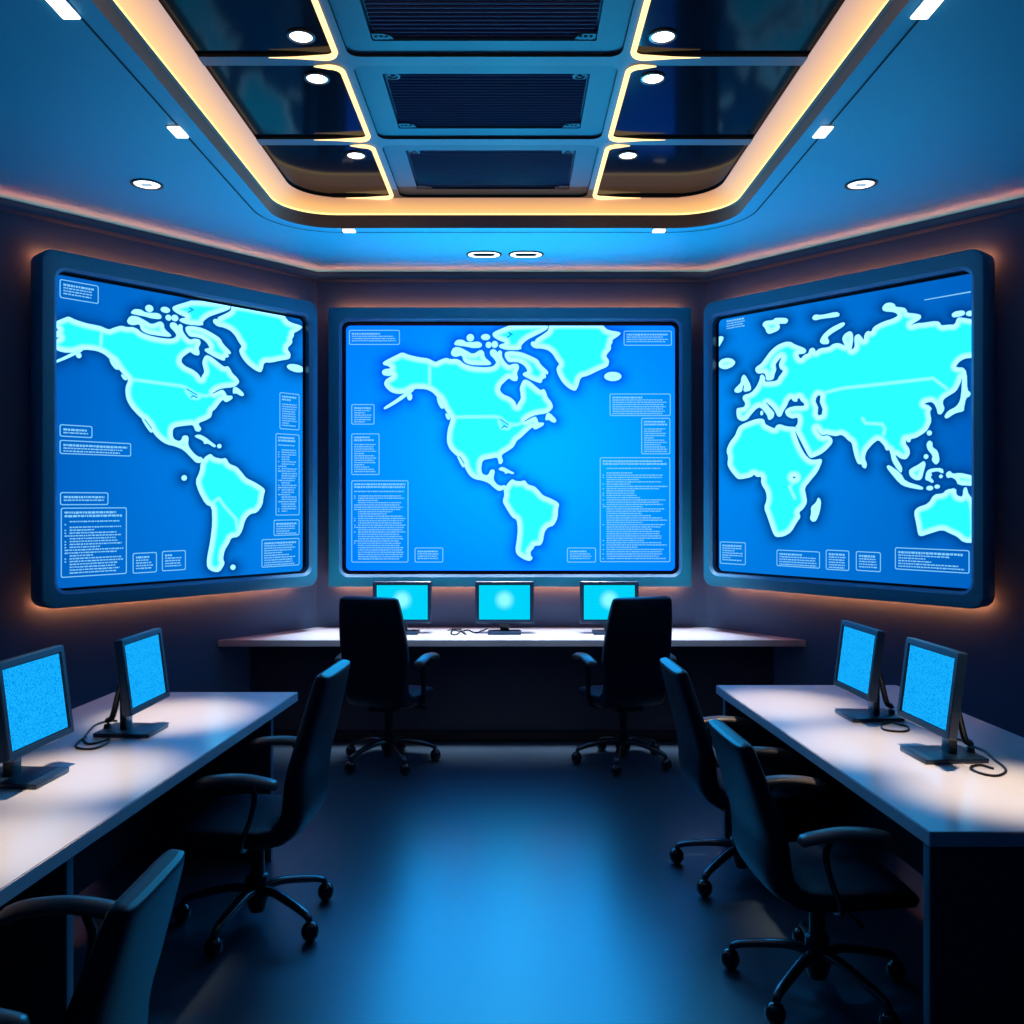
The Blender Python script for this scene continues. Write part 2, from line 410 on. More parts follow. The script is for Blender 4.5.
# ------------------------------------------------------------------ world maps (traced outlines, photo pixels)
def conv(o, pts): return [(o[0] + x / o[2], o[1] + y / o[2]) for x, y in pts]
cA = (340, 315, 6.0235); cC = (480, 315, 6.0235); cB = (420, 440, 6.0235)
def ell(o, x, y, rx, ry=None, n=14):
    ry = ry or rx
    return conv(o, [(x + rx * math.cos(2 * PI * k / n), y + ry * math.sin(2 * PI * k / n)) for k in range(n)])
NAm = (conv(cA, [(258,285),(300,262),(345,240),(375,225),(410,240),(470,255),(530,262),(560,278),(578,285),(600,272),(640,258),(665,268),(700,265),(725,275),(745,295),(790,310),(850,316),(905,315),(930,305)])
  + conv(cC, [(100,285),(85,262),(62,240),(60,215),(80,205),(98,215),(105,230),(115,212),(132,220),(130,250),(150,285),(175,306),(200,294),(230,296),(235,320),(220,350),(228,378),(222,398),(195,395),(175,378),(150,400),(125,425),(118,455),(140,480),(180,495),(210,520),(222,552),(230,530),(248,505),(245,470),(240,440),(255,400),(270,388),(300,400),(340,435),(365,455),(385,445),(397,465),(405,495),(430,525),(440,555),(420,580),(400,592),(340,600),(300,615),(268,640),(330,610),(345,625),(350,650),(385,648),(382,665),(330,692),(318,672),(280,705),(245,740),(222,755),(208,783)])
  + conv(cB, [(575,15),(565,40),(530,65),(495,85),(490,100),(500,125),(490,145),(475,142),(472,120),(465,103),(430,110),(385,118),(372,135),(368,180),(375,205),(400,215),(415,205),(425,180),(445,178),(450,192),(442,225),(445,245),(465,270),(490,278),(505,272),(520,278),(505,298),(475,307),(450,290),(415,258),(375,243),(330,235),(300,215),(278,180),(262,140),(240,105),(215,90),(180,55),(165,20)])
  + conv(cA, [(645,740),(650,690),(662,650),(670,625),(650,595),(620,545),(590,500),(560,465),(520,445),(450,442),(400,470),(350,475),(310,465),(280,440),(265,415),(275,390),(300,375),(320,362),(290,366),(262,362),(252,345),(262,328),(310,322),(290,305),(262,300)]))
AME = [NAm,
  conv(cA, [(450,440),(440,460),(350,525),(270,570),(262,558),(330,515),(380,478)]),
  conv(cA, [(668,225),(685,195),(720,195),(760,215),(800,238),(850,208),(868,225),(870,255),(912,290),(905,300),(850,302),(780,298),(745,280),(735,240),(700,252),(675,245)]),
  conv(cA, [(688,170),(705,150),(740,150),(760,165),(790,165),(835,160),(855,175),(850,195),(800,198),(765,190),(720,184),(692,180)]),
  ell(cA, 785, 137, 22), ell(cA, 877, 133, 27, 18), ell(cA, 895, 180, 17, 18), ell(cA, 932, 177, 19, 20),
  conv(cC, [(75,110),(100,95),(150,75),(190,58),(405,50),(410,80),(380,100),(330,125),(280,150),(245,185),(250,208),(160,210),(115,195),(118,178),(160,168),(110,150),(80,130)]),
  conv(cC, [(150,225),(185,218),(250,225),(310,250),(350,270),(365,300),(410,340),(408,358),(392,352),(398,378),(375,385),(370,412),(320,395),(260,365),(258,350),(290,340),(270,305),(235,284),(200,282),(172,284),(150,252)]),
  conv(cC, [(415,50),(740,50),(745,70),(770,92),(850,105),(835,125),(795,150),(798,165),(785,185),(790,205),(755,245),(778,275),(770,310),(720,330),(650,365),(605,375),(590,430),(575,458),(540,445),(500,410),(470,360),(460,320),(480,295),(460,270),(440,235),(410,210),(370,200),(330,200),(305,180),(310,160),(340,160),(330,150),(380,118),(415,92)]),
  ell(cC, 800, 370, 52, 27),
  conv(cC, [(400,595),(420,590),(460,630),(455,648),(435,645),(415,630),(392,635)]),
  conv(cA, [(582,490),(605,505),(630,560),(610,565),(590,530)]), conv(cA, [(635,590),(650,600),(665,625),(650,632),(638,612)]), ell(cA, 420, 492, 15, 22),
  conv(cB, [(222,95),(240,100),(262,130),(270,160),(258,165),(240,135)]),
  conv(cB, [(470,178),(490,162),(515,170),(540,185),(568,198),(560,206),(530,195),(515,205),(510,190)]),
  conv(cB, [(520,278),(530,260),(555,235),(575,248),(610,250),(630,242),(650,270),(690,280),(715,305),(740,335),(780,350),(820,370),(838,385),(830,420),(828,470),(805,515),(770,525),(748,555),(740,610),(725,635),(690,635),(682,655),(665,670),(665,695),(680,712),(660,730),(620,715),(585,690),(575,660),(585,600),(590,540),(585,480),(555,465),(520,410),(498,370),(510,330),(505,298)])]
AME_LINES = [conv(cA, [(540,278),(540,435)]), conv(cA, [(685,615),(940,612)]), conv(cC, [(90,612),(120,618),(165,655),(220,662),(275,640)]), conv(cC, [(115,640),(130,680),(165,685),(200,660)])]
AME_DARK = [conv(cC, [(122,627),(170,660)]), conv(cC, [(130,682),(148,668),(165,680)]), conv(cC, [(165,135),(185,120)]), conv(cC, [(172,105),(195,118)]), conv(cC, [(268,640),(332,606)]), conv(cB,[(240,100),(266,140)])]
# the left screen shows the same map, shifted and seen at a slant: a smooth warp fitted on matching capes
cL = (160, 430, 6.827); l1 = (45, 290, 6.4); l2 = (170, 290, 6.4)
pairs = [(cA,375,225,l1,150,170),(cA,540,268,l1,365,238),(cA,540,440,l1,355,385),(cA,670,622,l1,535,575),(cA,668,225,l1,525,195),(cA,785,137,l1,668,118),(cA,877,133,l1,770,127),
 (cC,75,110,l2,15,110),(cC,410,75,l2,388,112),(cC,305,180,l2,275,205),(cC,850,105,l2,850,232),(cC,778,275,l2,772,410),(cC,575,458,l2,580,528),(cC,800,370,l2,803,500),(cC,410,345,l2,388,400),
 (cC,222,552,l2,200,570),(cC,440,555,l2,445,590),(cC,460,635,l2,472,665),(cB,488,143,l2,185,905),(cB,372,140,l2,18,900),(cB,445,178,cL,180,38),(cB,565,200,cL,385,110),(cB,470,178,cL,232,40),
 (cB,475,307,cL,250,220),(cB,555,235,cL,340,165),(cB,498,370,cL,240,350),(cB,838,385,cL,718,410),(cB,655,728,cL,400,970),(cB,575,660,cL,320,890),(cB,585,475,cL,355,515),(cB,740,610,cL,560,690),(cB,682,655,cL,470,770),
 (cA,648,740,l1,520,665),(cB,265,165,l1,685,915),(cC,385,655,l2,400,685),(cA,265,415,l1,40,350),(cA,258,285,l1,45,215),(cA,265,565,l1,55,465),(cB,300,215,l1,740,960)]
sp_ = np.array([(o[0]+x/o[2], o[1]+y/o[2]) for o,x,y,_,_,_ in pairs]); dp_ = np.array([(o[0]+x/o[2], o[1]+y/o[2]) for _,_,_,o,x,y in pairs])
def tk(r2): return np.where(r2 > 0, r2 * np.log(r2 + 1e-9), 0)
nP = len(sp_)
Kt = np.zeros((nP + 3, nP + 3)); Kt[:nP, :nP] = tk(((sp_[:, None] - sp_[None]) ** 2).sum(-1)) + np.eye(nP) * 60
Kt[:nP, nP] = 1; Kt[:nP, nP + 1:] = sp_; Kt[nP:, :nP] = Kt[:nP, nP:].T
Wt = np.linalg.solve(Kt, np.vstack([dp_, np.zeros((3, 2))]))
def homo(p):
    p = np.array(p); k_ = tk(((sp_ - p) ** 2).sum(-1))
    r = k_ @ Wt[:nP] + Wt[nP] + p @ Wt[nP + 1:]
    return (float(r[0]), float(r[1]))

LEFT = [[homo(p) for p in q] for q in AME] + [ell(cL, 165, 327, 18), ell(cL, 498, 937, 17), ell(cL, 405, 110, 14)]
LEFT_LINES = [[homo(p) for p in q] for q in AME_LINES] + [conv(cL, [(370,490),(400,465),(440,520),(520,610),(530,690)])]
LEFT_DARK = [[homo(p) for p in q] for q in AME_DARK]
r1 = (710, 290, 7.314); r2 = (840, 290, 7.314); r3 = (715, 400, 6.823); r4 = (845, 400, 5.393)
EUR = (conv(r1, [(195,875),(200,865),(250,858),(262,830),(238,795),(245,770),(300,755),(340,710),(365,655),(368,625),(385,618),(402,640),(402,672),(430,672),(490,665),(505,635),(540,590),(512,575),(505,540),(528,488),(510,500),(475,545),(485,580),(470,620),(465,650),(440,660),(412,660),(408,620),(395,605),(350,612),(332,590),(335,565),(375,540),(400,505),(440,450),(490,405),(550,380),(590,380),(620,400),(690,425),(705,445),(690,465),(640,468),(660,508),(690,475),(720,465),(730,430),(755,422),(770,440),(770,455),(800,428),(870,420),(900,395),(940,388),(985,408)])
  + conv(r2, [(38,408),(15,360),(30,325),(70,300),(92,315),(95,360),(90,400),(80,440),(105,425),(110,400),(105,360),(110,335),(135,322),(155,340),(175,372),(180,325),(200,300),(230,308),(245,270),(310,235),(390,210),(430,185),(400,160),(320,155),(308,130),(330,100),(370,92),(400,105),(405,125),(470,130),(488,150),(490,168),(560,175),(592,185),(590,210),(540,240),(515,260),(560,245),(620,240),(680,230),(725,232),(740,262),(790,255),(840,255),(860,200),(900,205),(960,215),(1010,225),(1010,490),(960,495),(910,500),(870,525),(845,560),(860,568),(900,568),(925,600),(930,735),(955,750),(950,775),(920,790),(905,865),(905,885),(840,900),(780,942),(762,925),(790,885),(850,855),(880,810),(890,740),(895,630),(880,680),(850,740),(790,775),(755,800),(750,830),(765,870),(740,910),(715,905),(710,870),(690,830),(665,815),(625,825),(615,835),(650,845),(672,870),(655,885),(668,960),(650,1000)])
  + conv(r4, [(441,165),(415,185),(380,205),(355,208),(350,228),(335,225),(330,210),(325,235),(345,260),(350,290),(330,320),(300,315),(275,295),(270,300),(290,335),(308,365),(305,395),(280,370),(255,330),(247,290),(240,268),(222,272),(212,245),(180,212),(150,235),(115,275),(105,315),(118,345),(112,370),(95,362),(90,345),(70,345),(55,310),(45,270),(38,230),(15,215)])
  + conv(r3, [(887,250),(860,235),(830,245),(800,242),(760,232),(735,240),(715,225),(690,190),(700,215),(730,250),(770,240),(800,265),(800,295),(760,340),(720,370),(660,395),(643,388),(614,335),(580,268),(550,213),(552,175)])
  + conv(r1, [(640,985),(645,950),(640,930),(600,940),(560,920),(548,885),(575,862),(620,850),(690,850),(692,830),(665,810),(655,785),(635,800),(640,815),(610,815),(595,790),(575,810),(560,850),(535,885),(520,925),(495,925),(480,890),(450,850),(412,825),(430,855),(470,895),(465,930),(440,950),(425,945),(420,915),(370,855),(340,865),(300,910),(275,945),(240,960),(205,945),(195,915)]))
AFR = conv(r3, [(556,185),(490,182),(440,165),(418,175),(408,198),(360,175),(342,165),(332,128),(280,130),(200,160),(165,180),(150,210),(140,240),(100,290),(78,345),(92,390),(85,440),(105,480),(150,535),(175,540),(250,525),(265,505),(285,525),(318,520),(315,570),(350,625),(355,680),(335,735),(360,800),(395,905),(415,935),(470,930),(520,900),(560,830),(583,800),(572,765),(600,745),(628,700),(620,650),(610,600),(650,550),(700,490),(730,420),(725,402),(690,408),(650,408),(614,375),(578,310),(546,222),(553,205)])
RIGHT = [EUR, AFR,
  conv(r3, [(705,662),(724,690),(715,760),(690,825),(665,830),(648,810),(658,770),(655,730),(690,700)]),
  conv(r1, [(225,680),(232,635),(248,618),(265,635),(298,700),(298,735),(245,745),(250,700),(240,690),(235,740),(205,752),(180,745),(180,725),(215,690)]),
  conv(r1, [(58,545),(80,510),(125,497),(165,505),(187,530),(165,560),(115,580),(75,570)]), conv(r1, [(45,345),(85,338),(103,350),(60,425),(45,425)]),
  conv(r1, [(382,255),(400,228),(465,222),(475,205),(555,205),(572,220),(560,245),(500,245),(512,270),(500,295),(435,322),(415,310),(405,280)]),
  conv(r1, [(745,205),(765,180),(815,185),(925,160),(948,175),(940,195),(820,208),(765,222)]),
  conv(r1, [(802,375),(825,330),(880,280),(970,235),(990,245),(970,270),(900,310),(855,345),(872,375),(865,395),(820,395)]),
  conv(r2, [(815,180),(840,158),(900,150),(915,165),(905,185),(830,202)]), conv(r2, [(920,170),(940,152),(1000,155),(1000,190),(930,190)]),
  ell(r1, 378, 900, 10, 16),
  conv(r4, [(225,355),(240,352),(300,395),(325,440),(420,468),(420,485),(330,468),(295,450),(230,372)]),
  conv(r4, [(345,380),(365,365),(395,350),(425,328),(435,345),(425,380),(412,430),(380,432),(350,410)]),
  conv(r4, [(440,235),(455,218),(472,230),(470,255),(500,275),(510,330),(490,350),(468,325),(475,300),(445,265)]),
  ell(r4, 455, 178, 13), ell(r4, 437, 305, 12), ell(r4, 517, 412, 9), ell(r4, 457, 475, 18, 12), ell(r4, 497, 467, 14, 10),
  conv(r4, [(432,430),(440,385),(465,370),(525,368),(532,395),(515,390),(500,382),(460,390),(470,405),(458,415),(480,440),(470,447),(452,435)]),
  conv(r4, [(545,395),(565,382),(580,400),(620,393),(700,412),(700,462),(610,458),(600,430),(575,415),(550,420)]),
  conv(r4, [(372,605),(390,580),(450,560),(480,510),(530,505),(545,485),(598,475),(600,515),(635,525),(640,475),(655,470),(665,510),(700,545),(710,770),(640,768),(605,735),(570,720),(525,698),(460,718),(410,735),(395,725),(385,665)])]
RIGHT_HOLES = [conv(r1, [(775,790),(790,768),(810,772),(805,820),(825,870),(820,910),(795,920),(785,905),(790,860),(770,815)]), ell(r3, 540, 528, 11, 7)]
RIGHT_LINES = [conv(r1, [(830,755),(900,735),(985,716)]) + conv(r2, [(40,716),(330,685),(680,645),(780,720)]), conv(r4, [(95,100),(110,125),(200,130),(215,155),(208,185)]), conv(r3, [(540,560),(510,590),(525,630),(545,670)])]
RIGHT_DARK = [conv(r1, [(412,825),(440,850),(475,900)])]

def seg_dist(PX, PY, polys, closed=True, best=None, cut=14):
    d2 = np.full(PX.shape, 1e6, np.float32) if best is None else best
    for q in polys:
        n = len(q)
        for i in range(n if closed else n - 1):
            x0, y0 = q[i]; x1, y1 = q[(i + 1) % n]
            # the grid rows/columns near this segment only
            m0 = (PXc > min(x0, x1) - cut) & (PXc < max(x0, x1) + cut)
            ii = np.nonzero(m0)[0]
            if not len(ii): continue
            sl = slice(ii[0], ii[-1] + 1)
            sx, sy = PX[:, sl], PY[:, sl]
            dx, dy = x1 - x0, y1 - y0; l2 = dx * dx + dy * dy + 1e-9
            t = np.clip(((sx - x0) * dx + (sy - y0) * dy) / l2, 0, 1)
            dd = (sx - x0 - t * dx) ** 2 + (sy - y0 - t * dy) ** 2
            d2[:, sl] = np.minimum(d2[:, sl], dd)
    return d2
def inside(PX, PY, q):
    r = np.zeros(PX.shape, bool); n = len(q)
    for i in range(n):
        x0, y0 = q[i]; x1, y1 = q[(i + 1) % n]
        if y0 == y1: continue
        c = ((y0 > PY) != (y1 > PY)) & (PX < (x1 - x0) * (PY - y0) / (y1 - y0) + x0)
        r ^= c
    return r
def smooth(q, it=1):
    for _ in range(it):                        # one corner-cutting pass rounds the traced coast
        o = []
        for i in range(len(q)):
            a, b = q[i], q[(i + 1) % len(q)]
            o += [(a[0] * .78 + b[0] * .22, a[1] * .78 + b[1] * .22), (a[0] * .22 + b[0] * .78, a[1] * .22 + b[1] * .78)]
        q = o
    return q

# ------------------------------------------------------------------ the three map screens
class Screen:
    """thing whose local x runs along the wall, local z up, local -y into the room"""
    def __init__(s, p0, rz, x0, x1, z0, z1, rad, label):
        s.rz = rz; s.p0 = Vector((p0[0], p0[1], 0))
        s.x0, s.x1, s.z0, s.z1 = x0, x1, z0, z1
        s.root = empty('wall_screen', s.p0 + Vector((0, 0, 0)), rz, label, 'screen', 'world map screens')
        s.R = Matrix.Rotation(rz, 3, 'Z')
    def local(s, px, py, d):
        """photo pixel -> (x, z) on the plane d in front of the wall"""
        n = s.R @ Vector((0, -1, 0)); ray = Vector(((px - CX) / F, 1, -(py - CY) / F)); o = Vector((0, 0, H))
        q = s.p0 + n * d
        t = (q - o).dot(n) / ray.dot(n)
        l = s.R.inverted() @ (o + ray * t - s.p0)
        return l.x, l.z
    def pix(s, X, Z, d):
        c, sn = math.cos(s.rz), math.sin(s.rz)
        wx = s.p0.x + X * c + d * sn; wy = s.p0.y + X * sn - d * c
        return CX + F * wx / wy, CY - F * (Z - H) / wy
GAP = .055                            # back of the frame, in front of the wall
DEP = .155                            # its front face
def make_screen(S, rad, op, rr, lands, holes_, lines, dark, ocean, halo, boxes, bez, loose=(), power=1.0, rec=.05):
    x0, x1, z0, z1 = S.x0, S.x1, S.z0, S.z1
    ox0, ox1, oz0, oz1 = op
    def lp(a, b, c, d, r, dep): return [(x, -dep, z) for x, z in rrect(a, b, c, d, max(r, .004), 8)]
    mb = MB().loops([lp(x0 + .01, x1 - .01, z0 + .01, z1 - .01, rad, GAP), lp(x0, x1, z0, z1, rad, GAP + .012), lp(x0, x1, z0, z1, rad, DEP - .012), lp(x0 + .004, x1 - .004, z0 + .004, z1 - .004, rad, DEP - .003), lp(x0 + .013, x1 - .013, z0 + .013, z1 - .013, rad - .01, DEP),
                     lp(ox0 - .02, ox1 + .02, oz0 - .02, oz1 + .02, rr + .02, DEP)])
    mb.fill([(x, z) for x, z in rrect(x0 + .01, x1 - .01, z0 + .01, z1 - .01, rad, 8)], z=0)
    k = len(rrect(0, 1, 0, 1, .1, 8))
    for i in range(len(mb.v) - k, len(mb.v)): mb.v[i] = (mb.v[i][0], -GAP, mb.v[i][1])
    fr = mb.build('frame', M['frame'], S.root, 40)
    MB().loops([lp(ox0 - .02, ox1 + .02, oz0 - .02, oz1 + .02, rr + .02, DEP), lp(ox0, ox1, oz0, oz1, rr, DEP - .018)]).build('inner_bevel', M['frame_edge'], S.root, 40)
    dd = DEP - rec
    MB().loops([lp(ox0, ox1, oz0, oz1, rr, DEP - .018), lp(ox0, ox1, oz0, oz1, rr, dd + .004), lp(ox0 + bez, ox1 - bez, oz0 + bez, oz1 - bez, rr * .6, dd + .004), lp(ox0 + bez, ox1 - bez, oz0 + bez, oz1 - bez, rr * .6, dd)]).build('bezel', M['bezel'], S.root, 40)
    # amber light strip behind the frame
    e = .012
    def sq(i, dep): return [(x, -dep, z) for x, z in rrect(x0 + i, x1 - i, z0 + i, z1 - i, max(rad - i, .01), 8)]
    yl = -GAP + .002
    for za, zb_ in ((z0 + e, z0 + e + .014), (z1 - e - .014, z1 - e)):
        xa, xb = x0 + .05, x1 - .05
        MB().add([(xa, yl, za), (xb, yl, za), (xb, yl, zb_), (xa, yl, zb_)], [(0, 1, 2, 3)]).build('backlight_strip', M['back_led'], S.root, 0, fix=False)
    # mounting block
    MB().box((x0 + x1) / 2 - .3, (x0 + x1) / 2 + .3, -GAP - .002, -.001, (z0 + z1) / 2 - .25, (z0 + z1) / 2 + .25, .004).build('wall_bracket', M['plastic'], S.root)
    # display: fine grid coloured from the distance to the traced coasts
    global PXc
    a0, a1, b0, b1 = ox0 + bez - .004, ox1 - bez + .004, oz0 + bez - .004, oz1 - bez + .004
    (pa, pb), (pc, pd) = S.pix(a0, b0, dd), S.pix(a1, b1, dd)
    nx = int(abs(pc - pa) / .58); nz = int(max(abs(S.pix(a0, b1, dd)[1] - pb), abs(pd - S.pix(a1, b0, dd)[1])) / .66)
    X, Z = np.meshgrid(np.linspace(a0, a1, nx), np.linspace(b0, b1, nz))
    PX, PY = S.pix(X, Z, dd)
    PX = PX.astype(np.float32); PY = PY.astype(np.float32); PXc = PX[0]
    lands = [smooth(q) for q in lands]
    ins = np.zeros(PX.shape, bool)
    for q in lands: ins |= inside(PX, PY, q)
    for q in holes_: ins &= ~inside(PX, PY, q)
    # coast distance: an edge of one land lying inside another is no coast
    d = np.sqrt(seg_dist(PX, PY, lands + holes_))
    sd = np.where(ins, d, -d)
    oc = ocean(PX, PY)
    hc = np.array((0, .045, .26), np.float32)
    dh = np.clip(d, 0, 60)
    h = np.clip(halo * (.75 * np.exp(-dh / 3.2) + .45 * np.exp(-(dh / 9) ** 2)), 0, .95)[..., None]
    oc = oc * (1 - h) + hc * h
    ripple = (.93 + .07 * np.sin(PX * 2 * PI / 1.75) * np.sin(PY * 2 * PI / 1.75))[..., None]
    dots = (.5 + .5 * np.sin(PX * 2 * PI / 1.9) * np.sin(PY * 2 * PI / 1.9))[..., None]
    fill = np.array((.0, 1.45, 2.9), np.float32) * power * (.70 + .30 * dots) + np.array((.05, 0, 0), np.float32) * dots - np.array((0, .38, .9), np.float32) * np.clip((.30 - dots) / .3, 0, 1)
    rim = np.array((.50, 1.6, 2.8), np.float32)
    dl = np.sqrt(seg_dist(PX, PY, lines, False)) if lines else np.full(PX.shape, 99.)
    g = np.clip(1.2 - np.clip(d - 1.4, 0, 99) / 4.6, 0, 1)
    g = np.maximum(g * g * (3 - 2 * g), .55 * np.clip(1.5 - dl / 1.6, 0, 1))[..., None]
    land = fill * (1 - g) + rim * g
    if dark:
        dk = np.sqrt(seg_dist(PX, PY, dark, False)); k_ = np.clip(1.6 - dk / .5, 0, 1)[..., None]
        land = land * (1 - k_) + np.array((0, .03, .12), np.float32) * k_
    al = np.clip(.5 + sd / .9, 0, 1)[..., None]
    c = oc * ripple * (1 - al) + land * al
    colr = np.ones((nx * nz, 4), np.float32); colr[:, :3] = c.reshape(-1, 3)
    V = np.stack([X, np.full(X.shape, -dd), Z], -1).reshape(-1, 3).astype(np.float32)
    idx = np.arange(nx * nz).reshape(nz, nx)
    q = np.stack([idx[:-1, :-1], idx[:-1, 1:], idx[1:, 1:], idx[1:, :-1]], -1).reshape(-1, 4)
    me = bpy.data.meshes.new('display')
    me.vertices.add(len(V)); me.vertices.foreach_set('co', V.ravel())
    me.loops.add(q.size); me.loops.foreach_set('vertex_index', q.ravel().astype(np.int32))
    me.polygons.add(len(q)); me.polygons.foreach_set('loop_start', np.arange(0, q.size, 4, dtype=np.int32))
    me.update(calc_edges=True)
    at = me.attributes.new('Col', 'FLOAT_COLOR', 'POINT'); at.data.foreach_set('color', colr.ravel())
    me.materials.append(M['map'])
    o = bpy.data.objects.new('display', me); COL.objects.link(o); o.parent = S.root
    o['label'] = 'glowing blue display with a cyan dotted world map'
    # text boxes on the display
    for (tx0, ty0, tx1, ty1, style) in boxes:
        bx0, bz1 = S.local(tx0, ty0, dd); bx1, bz0 = S.local(tx1, ty1, dd)
        bx0 = max(bx0, a0 + .01); bx1 = min(bx1, a1 - .008)
        u = .0072                                  # about one photo pixel
        tm = MB(); y = -dd - .002
        def q4(xa, xb, za, zb): tm.add([(xa, y, za), (xb, y, za), (xb, y, zb), (xa, y, zb)], [(0, 1, 2, 3)])
        if style != 'bare':
            tm.loops([[(x, y, z) for x, z in rrect(bx0, bx1, bz0, bz1, u * 1.6, 3)], [(x, y, z) for x, z in rrect(bx0 + u * .8, bx1 - u * .8, bz0 + u * .8, bz1 - u * .8, u * 1.1, 3)]])
        lx0, lx1 = bx0 + u * 3, bx1 - u * 3; zt = bz1 - u * 3.2; first = True; head = 2 if bz1 - bz0 > .2 else 1
        rnd = random.Random(int(tx0 * 7 + ty0))
        row = 0
        while zt > bz0 + u * 2.6:
            hgt = u * (1.9 if head > 0 else 1.15); pit = u * (2.9 if head > 0 else 2.35)
            ln = lx0 + (lx1 - lx0) * (rnd.uniform(.86, 1.0) if rnd.random() < .8 else rnd.uniform(.4, .8))
            ind = lx0 + (u * 4 if style == 'list' and head <= 0 and rnd.random() < .8 else 0)
            if style == 'list' and head <= 0 and rnd.random() < .4: q4(lx0, lx0 + u * 1.2, zt - hgt, zt)
            if not (style == 'list' and row in (3,)) :
                x = ind
                while x < ln:
                    wl = min(u * rnd.choice((1.2, 1.8, 2.4, 3.2)), ln - x)
                    if wl > u * .3: q4(x, x + wl, zt - hgt * rnd.uniform(.8, 1.0), zt)
                    x += wl + u * .55
            zt -= pit; head -= 1; row += 1
            if head == 0 and bz1 - bz0 > .2: zt -= u * 2
        tm.build('text_box', M['text'], S.root, 0, fix=False)
    for (ax, ay, bx, by) in loose:
        (qx, qz), (wx, wz) = S.local(ax, ay, dd), S.local(bx, by, dd)
        tm = MB(); y = -dd - .002; tm.add([(qx, y, qz), (wx, y, wz), (wx, y, wz + .008), (qx, y, qz + .006)], [(0, 1, 2, 3)])
        tm.build('line_mark', M['text'], S.root, 0, fix=False)

def cb(o, L): return [(o[0] + a / o[2], o[1] + b / o[2], o[0] + c / o[2], o[1] + d / o[2], s) for a, b, c, d, s in L]
# centre
S = Screen((0, YB), 0, 0, 0, 0, 0, 0, 'large centre wall screen showing the Americas above the back desk')
S.x0, S.z1 = S.local(328, 307, DEP); S.x1, S.z0 = S.local(692, 587, DEP)
a, b = S.local(341.5, 321, DEP); c, d = S.local(679.5, 574.5, DEP)
def ocean_c(x, y):
    r = np.sqrt(((x - 528) / 120) ** 2 + ((y - 450) / 105) ** 2)
    g = .27 + .24 * np.exp(-r * r)
    g = g - .05 * np.clip((r - 1) / 1.2, 0, 1)
    return np.stack([0 * g, g, 2.2 + .6 * np.exp(-r * r)], -1).astype(np.float32)
make_screen(S, .012, (a, c, d, b), .055, AME, [], AME_LINES, AME_DARK, ocean_c, .72,
    cb((310, 280, 2.56), [(100,128,230,166,'t'),(803,130,926,168,'t'),(106,318,165,370,'t'),(106,393,178,499,'t'),(106,513,252,723,'list'),(268,685,341,723,'t'),(767,291,923,348,'t'),(848,353,922,446,'t'),(742,454,922,722,'list'),(658,685,732,723,'t')]), .026)
# left
DEP = .225
S = Screen((-XB, YB), TH, 0, 0, 0, 0, 0, 'large left wall screen showing the Americas with Alaska cut off')
S.x0, S.z1 = S.local(42, 246.5, DEP); S.x1, S.z0 = S.local(318, 585.5, DEP)
a, b = S.local(58, 269, DEP); c, d = S.local(310.5, 573, DEP)
LGEO = (S.x0, S.x1, S.z0, S.z1, a, c, d, b)
def ocean_l(x, y):
    t = np.clip((x - 60) / 230, 0, 1); u = np.exp(-((y - 440) / 130) ** 2)
    g = .135 + .14 * t * (.45 + .55 * u); bb = .60 + .42 * t * (.5 + .5 * u)
    return np.stack([0 * g, g, bb], -1).astype(np.float32)
make_screen(S, .07, (a, c, d, b), .06, LEFT, [], LEFT_LINES, LEFT_DARK, ocean_l, .85,
    cb((20, 230, 2.56), [(101,125,201,190,'t'),(101,497,185,533,'t'),(101,537,284,580,'t'),(102,671,226,704,'t'),(104,711,273,880,'list'),(288,827,350,876,'t'),(363,822,424,870,'t'),(664,415,715,513,'t'),(654,520,715,730,'list'),(649,742,715,781,'t'),(618,792,715,858,'t')]), .013, rec=.078)
# right: mirror geometry of the left one
S = Screen((XB, YB), -TH, 0, 0, 0, 0, 0, 'large right wall screen showing Europe, Africa, Asia and Australia')
S.x0 = S.local(703, 303, DEP)[0]; S.x1 = S.local(983.5, 303, DEP)[0]; S.z0, S.z1 = LGEO[2], LGEO[3]
ra = S.local(711, 303, DEP)[0]; rb = S.local(970, 303, DEP)[0]
def ocean_r(x, y):
    t = np.clip((970 - x) / 250, 0, 1); u = np.exp(-((y - 430) / 140) ** 2)
    g = .13 + .15 * t * (.4 + .6 * u); bb = .58 + .42 * t * (.5 + .5 * u)
    return np.stack([0 * g, g, bb], -1).astype(np.float32)
make_screen(S, .07, (ra, rb, LGEO[6], LGEO[7]), .06, RIGHT, RIGHT_HOLES, RIGHT_LINES, RIGHT_DARK, ocean_r, .85,
    cb((690, 230, 2.56), [(77,797,143,858,'t'),(222,818,333,867,'t'),(348,818,408,873,'t'),(425,822,489,876,'t'),(525,812,716,880,'t'),(88,225,148,252,'bare')]), .013,
    [(924.5, 300.5, 971, 292.5)], rec=.078)

